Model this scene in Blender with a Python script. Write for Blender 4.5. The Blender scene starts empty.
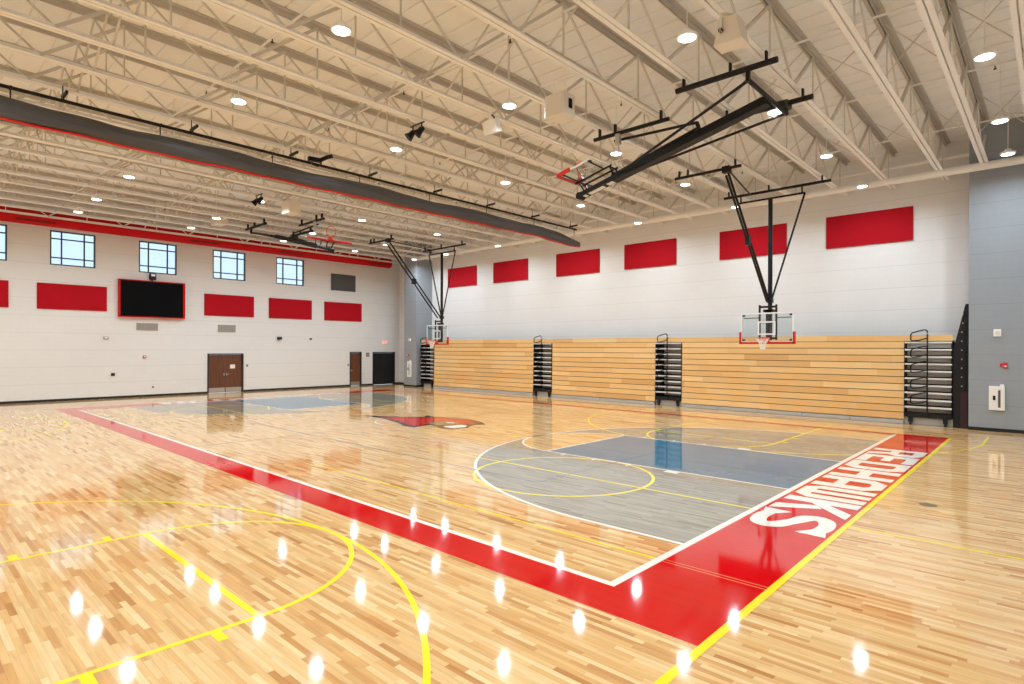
import bpy, math, random
from mathutils import Vector, Matrix
FT = 0.3048
random.seed(7)
scn = bpy.context.scene
COL = scn.collection
pi = math.pi

# ------------------------------------------------------------------ mesh builder (feet in, metres out)
class MB:
    def __init__(s): s.v = []; s.f = []; s.m = []; s.mi = 0
    def add(s, vs, fs):
        o = len(s.v); s.v += [tuple(v) for v in vs]; s.f += [tuple(o + i for i in f) for f in fs]; s.m += [s.mi] * len(fs)
        return s
    def box(s, x0, x1, y0, y1, z0, z1):
        return s.add([(x0,y0,z0),(x1,y0,z0),(x1,y1,z0),(x0,y1,z0),(x0,y0,z1),(x1,y0,z1),(x1,y1,z1),(x0,y1,z1)],
                     [(0,3,2,1),(4,5,6,7),(0,1,5,4),(1,2,6,5),(2,3,7,6),(3,0,4,7)])
    def obox(s, c, ax, ay, az, hx, hy, hz):
        c, ax, ay, az = Vector(c), Vector(ax), Vector(ay), Vector(az)
        vs = [c + ax*(hx*i) + ay*(hy*j) + az*(hz*k) for k in (-1,1) for j in (-1,1) for i in (-1,1)]
        return s.add(vs, [(0,2,3,1),(4,5,7,6),(0,1,5,4),(1,3,7,5),(3,2,6,7),(2,0,4,6)])
    def bar(s, p, q, w, h=None, up=(0,0,1)):
        p, q = Vector(p), Vector(q); h = h or w
        a = (q-p).normalized(); u = Vector(up)
        if abs(a.dot(u)) > .98: u = Vector((1,0,0))
        b = a.cross(u).normalized(); c = b.cross(a)
        return s.obox((p+q)/2, a, b, c, (q-p).length/2, w/2, h/2)
    def tube(s, pts, r, n=10, cap=True):
        pts = [Vector(p) for p in pts]; rs = r if isinstance(r, (list, tuple)) else [r]*len(pts)
        o = len(s.v); prev = None
        for i, p in enumerate(pts):
            if i == 0: t = pts[1]-pts[0]
            elif i == len(pts)-1: t = pts[-1]-pts[-2]
            else: t = (pts[i+1]-p).normalized() + (p-pts[i-1]).normalized()
            t.normalize()
            if prev is None:
                u = Vector((0,0,1)) if abs(t.z) < .9 else Vector((1,0,0))
            else: u = prev
            b = t.cross(u).normalized(); c = b.cross(t).normalized(); prev = c
            for k in range(n):
                a = 2*pi*k/n
                s.v.append(tuple(p + b*(rs[i]*math.cos(a)) + c*(rs[i]*math.sin(a))))
        for i in range(len(pts)-1):
            for k in range(n):
                k2 = (k+1) % n
                s.f.append((o+i*n+k, o+i*n+k2, o+(i+1)*n+k2, o+(i+1)*n+k)); s.m.append(s.mi)
        if cap:
            s.f.append(tuple(o+k for k in range(n))[::-1]); s.m.append(s.mi)
            e = o+(len(pts)-1)*n
            s.f.append(tuple(e+k for k in range(n))); s.m.append(s.mi)
        return s
    def prism(s, poly, lo, hi, axis='z'):
        n = len(poly)
        def P(a, b, c): return {'z': (a,b,c), 'y': (a,c,b), 'x': (c,a,b)}[axis]
        vs = [P(a,b,lo) for a, b in poly] + [P(a,b,hi) for a, b in poly]
        fs = [tuple(range(n))[::-1], tuple(range(n, 2*n))] + [(i, (i+1) % n, n+(i+1) % n, n+i) for i in range(n)]
        return s.add(vs, fs)
    def flat(s, poly, z):
        return s.add([(a,b,z) for a,b in poly], [tuple(range(len(poly)))])
    def strip(s, pts, w, z, closed=False):
        """flat ribbon of width w along a 2-D polyline"""
        P = [Vector(p) for p in pts]; n = len(P); L = []; R = []
        for i, p in enumerate(P):
            if closed: a, b = P[i-1], P[(i+1) % n]
            else: a, b = P[max(i-1,0)], P[min(i+1,n-1)]
            t = (b-a).normalized(); nn = Vector((-t.y, t.x))
            ww = w[i] if isinstance(w, (list, tuple)) else w
            L.append(p+nn*ww/2); R.append(p-nn*ww/2)
        o = len(s.v)
        for l, r in zip(L, R): s.v += [(l.x,l.y,z), (r.x,r.y,z)]
        for i in range(n if closed else n-1):
            j = (i+1) % n
            s.f.append((o+2*i+1, o+2*j+1, o+2*j, o+2*i)); s.m.append(s.mi)
        return s
    def build(s, name, mat, parent=None, off=None, smooth=False, bevel=0, origin=None):
        off = Vector(off) if off is not None else Vector((0,0,0))
        if parent is not None and off.length == 0 and 'loc' in parent.keys(): off = Vector(parent['loc'])
        if parent is None and origin is not None: off = Vector(origin)
        me = bpy.data.meshes.new(name)
        me.from_pydata([tuple((Vector(v)-off)*FT) for v in s.v], [], s.f)
        mats = mat if isinstance(mat, (list, tuple)) else [mat]
        for m in mats: me.materials.append(m)
        if len(mats) > 1: me.polygons.foreach_set('material_index', s.m)
        if smooth: me.polygons.foreach_set('use_smooth', [True]*len(me.polygons))
        me.update()
        import bmesh
        bm = bmesh.new(); bm.from_mesh(me); bmesh.ops.recalc_face_normals(bm, faces=bm.faces); bm.to_mesh(me); bm.free()
        if smooth:
            try: me.set_sharp_from_angle(angle=math.radians(40))
            except Exception: pass
        o = bpy.data.objects.new(name, me); COL.objects.link(o)
        if parent is not None: o.parent = parent
        elif origin is not None: o.location = Vector(origin)*FT
        if bevel:
            b = o.modifiers.new('bevel', 'BEVEL'); b.width = bevel*FT; b.segments = 2; b.limit_method = 'ANGLE'
        return o

def tag(o, label=None, cat=None, group=None, kind=None):
    if label: o['label'] = label
    if cat: o['category'] = cat
    if group: o['group'] = group
    if kind: o['kind'] = kind
    return o
def thing(name, label, cat, loc=(0,0,0), group=None, kind=None):
    o = bpy.data.objects.new(name, None); COL.objects.link(o)
    o.location = Vector(loc)*FT; o.empty_display_size = .1
    o['loc'] = [float(c) for c in loc]
    return tag(o, label, cat, group, kind)
def copy_tree(o, parent=None, loc=None, rotz=None, label=None, group=None):
    c = o.copy(); COL.objects.link(c)
    if parent is not None: c.parent = parent
    if loc is not None: c.location = Vector(loc)*FT
    if rotz is not None: c.rotation_euler = (0,0,rotz)
    if label: c['label'] = label
    if group: c['group'] = group
    for ch in list(o.children): copy_tree(ch, c)
    return c

# ------------------------------------------------------------------ materials
def newmat(name):
    m = bpy.data.materials.new(name); m.use_nodes = True
    nt = m.node_tree; return m, nt, nt.nodes['Principled BSDF']
def srgb(r, g, b):
    f = lambda c: (c/255)/12.92 if c/255 <= .04045 else (((c/255)+.055)/1.055)**2.4
    return (f(r), f(g), f(b), 1)
def plain(name, col, rough=.5, metal=0, spec=.5, var=.04, scale=3.0):
    """painted / solid surface with a light mottling of its own colour"""
    m, nt, b = newmat(name)
    b.inputs['Roughness'].default_value = rough; b.inputs['Metallic'].default_value = metal
    b.inputs['Specular IOR Level'].default_value = spec
    g = nt.nodes.new('ShaderNodeNewGeometry'); n = nt.nodes.new('ShaderNodeTexNoise'); n.inputs['Scale'].default_value = scale
    nt.links.new(g.outputs['Position'], n.inputs['Vector'])
    mp = nt.nodes.new('ShaderNodeMapRange'); mp.inputs['To Min'].default_value = 1-var; mp.inputs['To Max'].default_value = 1+var
    nt.links.new(n.outputs['Fac'], mp.inputs['Value'])
    mx = nt.nodes.new('ShaderNodeVectorMath'); mx.operation = 'SCALE'; mx.inputs[0].default_value = col[:3]
    nt.links.new(mp.outputs['Result'], mx.inputs['Scale']); nt.links.new(mx.outputs['Vector'], b.inputs['Base Color'])
    return m
def math_node(nt, op, a, b=None, c=None):
    n = nt.nodes.new('ShaderNodeMath'); n.operation = op
    for i, v in enumerate((a, b, c)):
        if v is None: continue
        if isinstance(v, (int, float)): n.inputs[i].default_value = v
        else: nt.links.new(v, n.inputs[i])
    return n.outputs[0]
def strips(nt, along, across, width, length):
    """staggered boards -> (random value per board 0..1, position across the board 0..1)"""
    rowf = math_node(nt, 'DIVIDE', across, width); row = math_node(nt, 'FLOOR', rowf); fr = math_node(nt, 'FRACT', rowf)
    wn = nt.nodes.new('ShaderNodeTexWhiteNoise'); wn.noise_dimensions = '1D'; nt.links.new(row, wn.inputs['W'])
    sh = math_node(nt, 'MULTIPLY', wn.outputs['Value'], 37.3)
    wn3 = nt.nodes.new('ShaderNodeTexWhiteNoise'); wn3.noise_dimensions = '1D'
    nt.links.new(math_node(nt, 'ADD', row, 512.7), wn3.inputs['W'])
    ln = math_node(nt, 'MULTIPLY_ADD', wn3.outputs['Value'], length*.9, length*.55)
    bf = math_node(nt, 'ADD', math_node(nt, 'DIVIDE', along, ln), sh)
    bd = math_node(nt, 'FLOOR', bf); fb = math_node(nt, 'FRACT', bf)
    cmb = nt.nodes.new('ShaderNodeCombineXYZ'); nt.links.new(row, cmb.inputs[0]); nt.links.new(bd, cmb.inputs[1])
    w2 = nt.nodes.new('ShaderNodeTexWhiteNoise'); w2.noise_dimensions = '2D'; nt.links.new(cmb.outputs[0], w2.inputs['Vector'])
    return w2.outputs['Value'], fr, fb, w2.outputs['Color']
def floor_mat(name, base, kind, rough=.06, contrast=1.0):
    """lacquered maple strip floor; kind 'wood' bare, 'stain' see-through stain, 'paint' opaque court paint"""
    m, nt, b = newmat(name); L = nt.links.new
    g = nt.nodes.new('ShaderNodeNewGeometry'); sp = nt.nodes.new('ShaderNodeSeparateXYZ'); L(g.outputs['Position'], sp.inputs[0])
    x, y = sp.outputs['X'], sp.outputs['Y']
    val, fr, fb, colr = strips(nt, x, y, .0572, .62)
    # grain
    mp = nt.nodes.new('ShaderNodeMapping'); mp.inputs['Scale'].default_value = (1.6, 28, 1)
    L(g.outputs['Position'], mp.inputs[0])
    addv = nt.nodes.new('ShaderNodeVectorMath'); addv.operation = 'ADD'; L(mp.outputs[0], addv.inputs[0])
    scv = nt.nodes.new('ShaderNodeVectorMath'); scv.operation = 'SCALE'; scv.inputs['Scale'].default_value = 40; L(colr, scv.inputs[0]); L(scv.outputs[0], addv.inputs[1])
    gn = nt.nodes.new('ShaderNodeTexNoise'); gn.inputs['Scale'].default_value = 1.0; gn.inputs['Detail'].default_value = 4; L(addv.outputs[0], gn.inputs['Vector'])
    bump_h = math_node(nt, 'MULTIPLY', math_node(nt, 'ABSOLUTE', math_node(nt, 'SUBTRACT', fr, .5)), 1.0)
    if kind == 'paint':
        mpn = nt.nodes.new('ShaderNodeMapRange'); mpn.inputs['To Min'].default_value = .96; mpn.inputs['To Max'].default_value = 1.04
        L(val, mpn.inputs['Value'])
        mx = nt.nodes.new('ShaderNodeVectorMath'); mx.operation = 'SCALE'; mx.inputs[0].default_value = base[:3]; L(mpn.outputs[0], mx.inputs['Scale'])
        L(mx.outputs[0], b.inputs['Base Color'])
    else:
        cr = nt.nodes.new('ShaderNodeValToRGB'); el = cr.color_ramp.elements
        tones = base
        el[0].position = 0; el[0].color = tones[0]; el[1].position = 1; el[1].color = tones[-1]
        for i, t in enumerate(tones[1:-1]):
            e = el.new([.07, .22, .5, .8][i]); e.color = t
        L(val, cr.inputs['Fac'])
        mr = nt.nodes.new('ShaderNodeMapRange'); mr.inputs['From Min'].default_value = .25; mr.inputs['From Max'].default_value = .75
        mr.inputs['To Min'].default_value = 1-.16*contrast; mr.inputs['To Max'].default_value = 1+.10*contrast; L(gn.outputs['Fac'], mr.inputs['Value'])
        # dark mineral streaks
        st = nt.nodes.new('ShaderNodeTexNoise'); st.inputs['Scale'].default_value = 1.0; st.inputs['Detail'].default_value = 2
        mp2 = nt.nodes.new('ShaderNodeMapping'); mp2.inputs['Scale'].default_value = (2.2, 16, 1); L(addv.outputs[0], mp2.inputs[0]); 
        mp2.inputs['Scale'].default_value = (1.2, .8, 1); L(mp2.outputs[0], st.inputs['Vector'])
        sr = nt.nodes.new('ShaderNodeMapRange'); sr.inputs['From Min'].default_value = .66; sr.inputs['From Max'].default_value = .8
        sr.inputs['To Min'].default_value = 1.0; sr.inputs['To Max'].default_value = 1-.16*contrast; L(st.outputs['Fac'], sr.inputs['Value'])
        # seam lines between strips
        e1 = math_node(nt, 'LESS_THAN', fr, .035); e2 = math_node(nt, 'LESS_THAN', fb, .003)
        seam = math_node(nt, 'SUBTRACT', 1.0, math_node(nt, 'MULTIPLY', math_node(nt, 'MAXIMUM', e1, e2), .28))
        tot = math_node(nt, 'MULTIPLY', math_node(nt, 'MULTIPLY', mr.outputs[0], sr.outputs[0]), seam)
        mx = nt.nodes.new('ShaderNodeVectorMath'); mx.operation = 'SCALE'; L(cr.outputs['Color'], mx.inputs[0]); L(tot, mx.inputs['Scale'])
        L(mx.outputs[0], b.inputs['Base Color'])
    # lacquer: slight unevenness per strip spreads lamp reflections lengthwise
    wv = nt.nodes.new('ShaderNodeTexNoise'); wv.inputs['Scale'].default_value = 2.2; wv.inputs['Detail'].default_value = 3; L(g.outputs['Position'], wv.inputs['Vector'])
    hh = math_node(nt, 'MULTIPLY', bump_h, .00013)
    hh = math_node(nt, 'ADD', hh, math_node(nt, 'MULTIPLY', wv.outputs['Fac'], .0003))
    bp = nt.nodes.new('ShaderNodeBump'); bp.inputs['Distance'].default_value = 1.0; bp.inputs['Strength'].default_value = .55; L(hh, bp.inputs['Height'])
    L(bp.outputs[0], b.inputs['Normal'])
    b.inputs['Roughness'].default_value = rough
    b.inputs['IOR'].default_value = 1.5
    return m
def block_mat(name, col, axis, lines=.93, rough=.55):
    """painted concrete block: running bond joints, faint"""
    m, nt, b = newmat(name); L = nt.links.new
    g = nt.nodes.new('ShaderNodeNewGeometry'); sp = nt.nodes.new('ShaderNodeSeparateXYZ'); L(g.outputs['Position'], sp.inputs[0])
    cb = nt.nodes.new('ShaderNodeCombineXYZ'); L(sp.outputs['X' if axis == 'x' else 'Y'], cb.inputs[0]); L(sp.outputs['Z'], cb.inputs[1])
    bt = nt.nodes.new('ShaderNodeTexBrick'); L(cb.outputs[0], bt.inputs['Vector'])
    bt.inputs['Scale'].default_value = 1; bt.inputs['Brick Width'].default_value = .406; bt.inputs['Row Height'].default_value = .203
    bt.inputs['Mortar Size'].default_value = .005; bt.inputs['Mortar Smooth'].default_value = .6; bt.inputs['Bias'].default_value = 0
    c = col[:3]
    bt.inputs['Color1'].default_value = (*c, 1); bt.inputs['Color2'].default_value = (*[k*.985 for k in c], 1)
    bt.inputs['Mortar'].default_value = (*[k*lines for k in c], 1)
    # stronger joint every fourth course
    z = sp.outputs['Z']; fz = math_node(nt, 'FRACT', math_node(nt, 'DIVIDE', z, .812))
    ln = math_node(nt, 'LESS_THAN', fz, .018)
    nz = nt.nodes.new('ShaderNodeTexNoise'); nz.inputs['Scale'].default_value = .35; L(g.outputs['Position'], nz.inputs['Vector'])
    k = math_node(nt, 'SUBTRACT', 1.0, math_node(nt, 'MULTIPLY', ln, math_node(nt, 'MULTIPLY', nz.outputs['Fac'], .34)))
    mx = nt.nodes.new('ShaderNodeVectorMath'); mx.operation = 'SCALE'; L(bt.outputs['Color'], mx.inputs[0]); L(k, mx.inputs['Scale'])
    L(mx.outputs[0], b.inputs['Base Color']); b.inputs['Roughness'].default_value = rough
    b.inputs['Specular IOR Level'].default_value = .35
    return m
def board_mat(name):
    """varnished pine fascia boards of the bleachers, laid in lengths along X, one course per row"""
    m, nt, b = newmat(name); L = nt.links.new
    g = nt.nodes.new('ShaderNodeNewGeometry'); sp = nt.nodes.new('ShaderNodeSeparateXYZ'); L(g.outputs['Position'], sp.inputs[0])
    val, fr, fb, colr = strips(nt, sp.outputs['X'], math_node(nt, 'SUBTRACT', sp.outputs['Z'], .5*FT), .815*FT, 2.4)
    cr = nt.nodes.new('ShaderNodeValToRGB'); el = cr.color_ramp.elements
    el[0].color = srgb(216,170,110); el[1].color = srgb(238,203,146); e = el.new(.5); e.color = srgb(232,192,130); e = el.new(.12); e.color = srgb(226,182,120)
    L(val, cr.inputs['Fac'])
    mp = nt.nodes.new('ShaderNodeMapping'); mp.inputs['Scale'].default_value = (2, 1, 30); L(g.outputs['Position'], mp.inputs[0])
    n = nt.nodes.new('ShaderNodeTexNoise'); n.inputs['Scale'].default_value = 1; n.inputs['Detail'].default_value = 3; L(mp.outputs[0], n.inputs['Vector'])
    mr = nt.nodes.new('ShaderNodeMapRange'); mr.inputs['To Min'].default_value = .9; mr.inputs['To Max'].default_value = 1.08; L(n.outputs['Fac'], mr.inputs['Value'])
    mx = nt.nodes.new('ShaderNodeVectorMath'); mx.operation = 'SCALE'; L(cr.outputs['Color'], mx.inputs[0]); L(mr.outputs[0], mx.inputs['Scale'])
    L(mx.outputs[0], b.inputs['Base Color']); b.inputs['Roughness'].default_value = .38
    return m
def wood_door_mat(name, c1, c2):
    m, nt, b = newmat(name); L = nt.links.new
    g = nt.nodes.new('ShaderNodeNewGeometry'); mp = nt.nodes.new('ShaderNodeMapping'); mp.inputs['Scale'].default_value = (14, 14, 1.2); L(g.outputs['Position'], mp.inputs[0])
    n = nt.nodes.new('ShaderNodeTexNoise'); n.inputs['Scale'].default_value = 1; n.inputs['Detail'].default_value = 5; L(mp.outputs[0], n.inputs['Vector'])
    cr = nt.nodes.new('ShaderNodeValToRGB'); cr.color_ramp.elements[0].color = c1; cr.color_ramp.elements[1].color = c2
    cr.color_ramp.elements[0].position = .3; cr.color_ramp.elements[1].position = .7
    L(n.outputs['Fac'], cr.inputs['Fac']); L(cr.outputs[0], b.inputs['Base Color']); b.inputs['Roughness'].default_value = .4
    return m
def emit(name, col, strength):
    m, nt, b = newmat(name)
    b.inputs['Base Color'].default_value = col; b.inputs['Emission Color'].default_value = col; b.inputs['Emission Strength'].default_value = strength
    return m
def glass_mat(name, tint=(1,1,1,1), rough=0.0):
    m, nt, b = newmat(name)
    nt.nodes.remove(b)
    out = nt.nodes['Material Output']
    tr = nt.nodes.new('ShaderNodeBsdfTransparent'); tr.inputs[0].default_value = tint
    gl = nt.nodes.new('ShaderNodeBsdfGlossy'); gl.inputs['Roughness'].default_value = rough
    lw = nt.nodes.new('ShaderNodeLayerWeight'); lw.inputs['Blend'].default_value = .5
    pw = math_node(nt, 'MULTIPLY_ADD', math_node(nt, 'POWER', lw.outputs['Facing'], 5.0), .9, .035)
    mx = nt.nodes.new('ShaderNodeMixShader')
    nt.links.new(pw, mx.inputs[0]); nt.links.new(tr.outputs[0], mx.inputs[1]); nt.links.new(gl.outputs[0], mx.inputs[2])
    nt.links.new(mx.outputs[0], out.inputs[0])
    return m

M = {}
M['maple'] = floor_mat('maple_floor', [srgb(190,134,80), srgb(208,156,98), srgb(218,171,112), srgb(225,182,124), srgb(231,193,138), srgb(237,205,154)], 'wood')
M['stain'] = floor_mat('gray_stain', [srgb(134,123,106), srgb(142,133,117), srgb(149,141,126), srgb(155,148,133), srgb(159,153,139), srgb(165,159,146)], 'stain', contrast=.9)
M['keyblue'] = floor_mat('key_paint', srgb(60,118,148), 'paint')
M['red_paint'] = floor_mat('red_court_paint', srgb(208,5,10), 'paint')
M['white_paint'] = floor_mat('white_court_paint', srgb(240,238,228), 'paint')
M['yellow_paint'] = floor_mat('yellow_court_paint', srgb(250,226,50), 'paint')
M['thin_blue'] = floor_mat('slate_court_paint', srgb(110,128,150), 'paint')
M['black_paint'] = floor_mat('black_court_paint', srgb(32,32,38), 'paint')
M['tan_line'] = floor_mat('pale_tan_court_paint', srgb(224,150,110), 'paint')
M['tan_paint'] = floor_mat('tan_court_paint', srgb(140,124,92), 'paint')
M['wall_x'] = block_mat('white_block_x', srgb(230,231,232), 'x')
M['wall_y'] = block_mat('white_block_y', srgb(226,228,229), 'y')
M['gray_x'] = block_mat('gray_block_x', srgb(150,158,166), 'x', lines=.9)
M['gray_y'] = block_mat('gray_block_y', srgb(150,158,166), 'y', lines=.9)
M['ceiling'] = plain('cream_deck', srgb(238,240,240), .6, var=.02)
M['cream'] = plain('cream_steel', srgb(240,240,238), .45, var=.03)
M['web'] = plain('cream_steel_shaded', srgb(210,206,198), .55, var=.04)  # joist cream with brownish shading put into the colour, for webs and braces
M['topchord'] = plain('cream_steel_deep_shade', srgb(196,190,181), .55, var=.04)  # joist cream painted darker still, as the top chord sits in shadow
M['white'] = plain('white_enamel', srgb(240,240,238), .35, var=.02)
M['offwhite'] = plain('offwhite_box', srgb(225,218,206), .45, var=.02)
M['black'] = plain('black_steel', srgb(13,13,15), .5, var=.08, spec=.35)
M['blackmatte'] = plain('black_matte', srgb(16,16,18), .7, var=.1)
M['red_fabric'] = plain('red_fabric', srgb(176,12,30), .85, spec=.2, var=.03, scale=6)
M['red_pad'] = plain('red_rubber', srgb(196,16,24), .45)
M['red_duct'] = plain('red_duct', srgb(192,6,20), .7, spec=.25)
M['curtain'] = plain('charcoal_vinyl', srgb(72,72,76), .42, var=.12, scale=1.2)
M['curtain_red'] = plain('red_vinyl', srgb(214,20,22), .4)
M['board'] = board_mat('bleacher_pine')
M['kick'] = plain('gray_kick', srgb(176,178,176), .5)
M['tread'] = plain('gray_tread', srgb(222,225,226), .45, var=.05)
M['riser'] = plain('taupe_riser', srgb(176,168,160), .6, var=.08)
M['walnut'] = wood_door_mat('walnut_door', srgb(84,48,30), srgb(116,70,44))
M['darkframe'] = plain('dark_frame', srgb(44,42,42), .4)
M['steel'] = plain('brushed_steel', srgb(200,200,200), .3, metal=.9)
M['navy'] = plain('navy_aluminium', srgb(24,46,72), .35)
M['screen'] = plain('black_screen', srgb(7,8,11), .6, spec=.08, var=.02)
M['grille'] = plain('gray_grille', srgb(168,166,160), .5)
M['gray_panel'] = plain('charcoal_louver', srgb(86,86,88), .6)
M['orange'] = plain('orange_rim', srgb(226,74,30), .35)
M['net'] = plain('white_net', srgb(240,236,232), .8)
M['glass'] = glass_mat('window_glass', (1,1,1,1))
M['acrylic'] = glass_mat('backboard_glass', (.90,.93,.93,1))
M['lens'] = emit('lamp_lens', (.96,.98,1,1), 7)
M['exit'] = emit('exit_red', (1,.12,.08,1), 2.2)
M['paper'] = plain('paper', srgb(240,238,230), .8)
M['maroon'] = plain('maroon_panel', srgb(48,10,18), .6)

# ------------------------------------------------------------------ camera (solved from the court lines)
f_px, cy_px, yaw, roll = 583.99, 348.09, 2.3196, 0.0034
cd = bpy.data.cameras.new('camera'); cam = bpy.data.objects.new('camera', cd); COL.objects.link(cam); scn.camera = cam
Fv = Vector((math.cos(yaw), math.sin(yaw), 0)); R0 = Vector((Fv.y, -Fv.x, 0)); U0 = Vector((0,0,1))
Rv = R0*math.cos(roll) + U0*math.sin(roll); Uv = -R0*math.sin(roll) + U0*math.cos(roll)
Cpos = Vector((11.88,-18.13,8.544))*FT
cam.matrix_world = Matrix(((Rv.x,Uv.x,-Fv.x,Cpos.x),(Rv.y,Uv.y,-Fv.y,Cpos.y),(Rv.z,Uv.z,-Fv.z,Cpos.z),(0,0,0,1)))
cd.sensor_width = 36; cd.lens = f_px/1024*36; cd.shift_y = (cy_px-342)/1024; cd.clip_end = 200

# ------------------------------------------------------------------ room shell (feet)
XL, XR, YN, YF, ZC = -102.25, 18.3, -35.0, 65.3, 32.35
YG = 60.9   # face of the gray block piers
struct = lambda o: tag(o, kind='structure')
floor = struct(MB().box(XL-.7, XR+.7, YN-.7, YF+.7, -.6, 0).build('floor', M['maple']))

def wall_with_holes(a0, a1, z0, z1, holes, c0, c1, axis):
    As = sorted({a0, a1, *[h[0] for h in holes], *[h[1] for h in holes]})
    Zs = sorted({z0, z1, *[h[2] for h in holes], *[h[3] for h in holes]})
    mb = MB()
    for i in range(len(As)-1):
        # merge vertically where possible
        j = 0
        while j < len(Zs)-1:
            am = (As[i]+As[i+1])/2
            inh = lambda k: any(h[0] < am < h[1] and h[2] < (Zs[k]+Zs[k+1])/2 < h[3] for h in holes)
            if inh(j): j += 1; continue
            k = j
            while k < len(Zs)-1 and not inh(k): k += 1
            if axis == 'y': mb.box(c0, c1, As[i], As[i+1], Zs[j], Zs[k])
            else: mb.box(As[i], As[i+1], c0, c1, Zs[j], Zs[k])
            j = k
    return mb
WIN = [(-11.5,-5.67), (-.61,5.25), (11.4,17.25), (23.3,29.25), (35.3,41.2)]
WZ = (21.25, 26.62)
holes = [(a, b, *WZ) for a, b in WIN] + [(22.4,28.9,0,7.35), (52.0,54.95,0,7.6), (57.9,64.0,0,7.55)]
struct(wall_with_holes(YN-.7, YF+.7, 0, ZC+.6, holes, XL-.7, XL, 'y').build('wall_left', M['wall_y']))
struct(MB().box(XL, XR, YF, YF+.7, 0, ZC+.6).build('wall_back', M['wall_x']))
struct(MB().box(XR, XR+.7, YN-.7, YF+.7, 0, ZC+.6).build('wall_right', M['wall_y']))
struct(MB().box(XL, XR, YN-.7, YN, 0, ZC+.6).build('wall_front', M['wall_x']))
# gray piers (block closets) at both ends of the bleachers
struct(MB().box(5.13, XR, YG, YF, 0, ZC).build('pier_right', M['gray_x']))
mb = MB(); mb.box(-94.4, -90.1, YG, YF, 0, ZC); struct(mb.build('pier_left', M['gray_x']))
# ceiling: ribbed steel deck, narrow flutes running along X
mb = MB(); y = YN; z = ZC
while y < YF:
    y1 = min(y+1.86, YF); y2 = min(y+2.0, YF)
    mb.add([(XL,y,z),(XR,y,z),(XR,y1,z),(XL,y1,z)], [(0,1,2,3)])
    if y2 > y1:
        mb.add([(XL,y1,z),(XR,y1,z),(XR,y1+.02,z+.1),(XL,y1+.02,z+.1)], [(0,1,2,3)])
        mb.add([(XL,y1+.02,z+.1),(XR,y1+.02,z+.1),(XR,y2-.02,z+.1),(XL,y2-.02,z+.1)], [(0,1,2,3)])
        mb.add([(XL,y2-.02,z+.1),(XR,y2-.02,z+.1),(XR,y2,z),(XL,y2,z)], [(0,1,2,3)])
    y = y2
mb.box(XL, XR, YN, YF, ZC+.3, ZC+.6)
struct(mb.build('ceiling', M['ceiling']))
# baseboards
struct(MB().box(XL, XL+.06, YN, 22.4, 0, .35).box(XL, XL+.06, 28.9, 52.0, 0, .35).box(XL, XL+.06, 54.95, 57.9, 0, .35).box(XL, XL+.06, 64.0, YF, 0, .35).build('baseboard_left', M['blackmatte']))
struct(MB().box(5.1, XR, YG-.06, YG, 0, .35).build('baseboard_right', M['blackmatte']))
struct(MB().box(-94.46, -90.04, YG-.06, YG, 0, .35).box(-90.1, -90.04, YG, YF-.2, 0, .35).box(XL, -94.4, YF-.06, YF, 0, .35).box(-94.46, -94.4, YG, YF, 0, .35).build('baseboard_back', M['blackmatte']))

# windows: navy aluminium prairie-style grid, glass
for n, (a, b) in enumerate(WIN):
    w = thing('window_%d' % (n+1), None, None, (XL, a, WZ[0]), kind='structure')
    z0, z1 = WZ; fx0, fx1 = XL-.45, XL-.05; fw = .19
    mb = MB().box(fx0,fx1,a,a+fw,z0,z1).box(fx0,fx1,b-fw,b,z0,z1).box(fx0,fx1,a+fw,b-fw,z0,z0+fw).box(fx0,fx1,a+fw,b-fw,z1-fw,z1)
    for t in (.25, .75):
        c = a+(b-a)*t; mb.box(fx0+.1,fx1-.02,c-.09,c+.09,z0+fw,z1-fw)
    for t in (.22, .77):
        c = z0+(z1-z0)*t; mb.box(fx0+.11,fx1-.03,a+fw,b-fw,c-.09,c+.09)
    mb.build('window_frame', M['navy'], w)
    MB().box(XL-.28, XL-.25, a+.1, b-.1, z0+.1, z1-.1).build('window_pane', M['glass'], w)
# doors
def frame_mb(y0, y1, z1, w=.22, d=.12):
    return MB().box(XL-.6, XL+d, y0, y0+w, 0, z1).box(XL-.6, XL+d, y1-w, y1, 0, z1).box(XL-.6, XL+d, y0+w, y1-w, z1-w, z1)
d = thing('door_1', None, None, (XL, 22.4, 0), kind='structure')
frame_mb(22.4, 28.9, 7.35).build('door_frame', M['darkframe'], d)
for k, (a, b) in enumerate(((22.64,25.61),(25.66,28.66))):
    lf = MB().box(XL-.35, XL-.18, a, b, .05, 7.1).build('door_leaf', M['walnut'], d)
    MB().box(XL-.18, XL-.165, a+.06, b-.06, .1, .95).build('kick_plate', M['steel'], lf, off=d['loc'])
    if k:
        MB().box(XL-.18, XL-.08, a+.15, a+.3, 3.2, 3.7).tube([(XL-.08,a+.22,3.45),(XL+.05,a+.22,3.45),(XL+.05,a+.6,3.45)],.04).build('door_handle', M['steel'], lf, off=d['loc'])
        MB().box(XL-.18, XL-.165, a+.85, a+1.75, 4.5, 5.25).build('paper_notice', M['paper'], lf, off=d['loc'])
    else:
        MB().box(XL-.18, XL-.1, b-.3, b-.12, 3.2, 3.7).build('door_handle', M['steel'], lf, off=d['loc'])
d = thing('door_2', None, None, (XL, 52, 0), kind='structure')
frame_mb(52.0, 54.95, 7.6).build('door_frame', M['darkframe'], d)
lf = MB().box(XL-.35, XL-.18, 52.24, 54.7, .05, 7.35).build('door_leaf', M['walnut'], d)
MB().box(XL-.18, XL-.165, 52.3, 54.64, .1, .95).build('kick_plate', M['steel'], lf, off=d['loc'])
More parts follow.
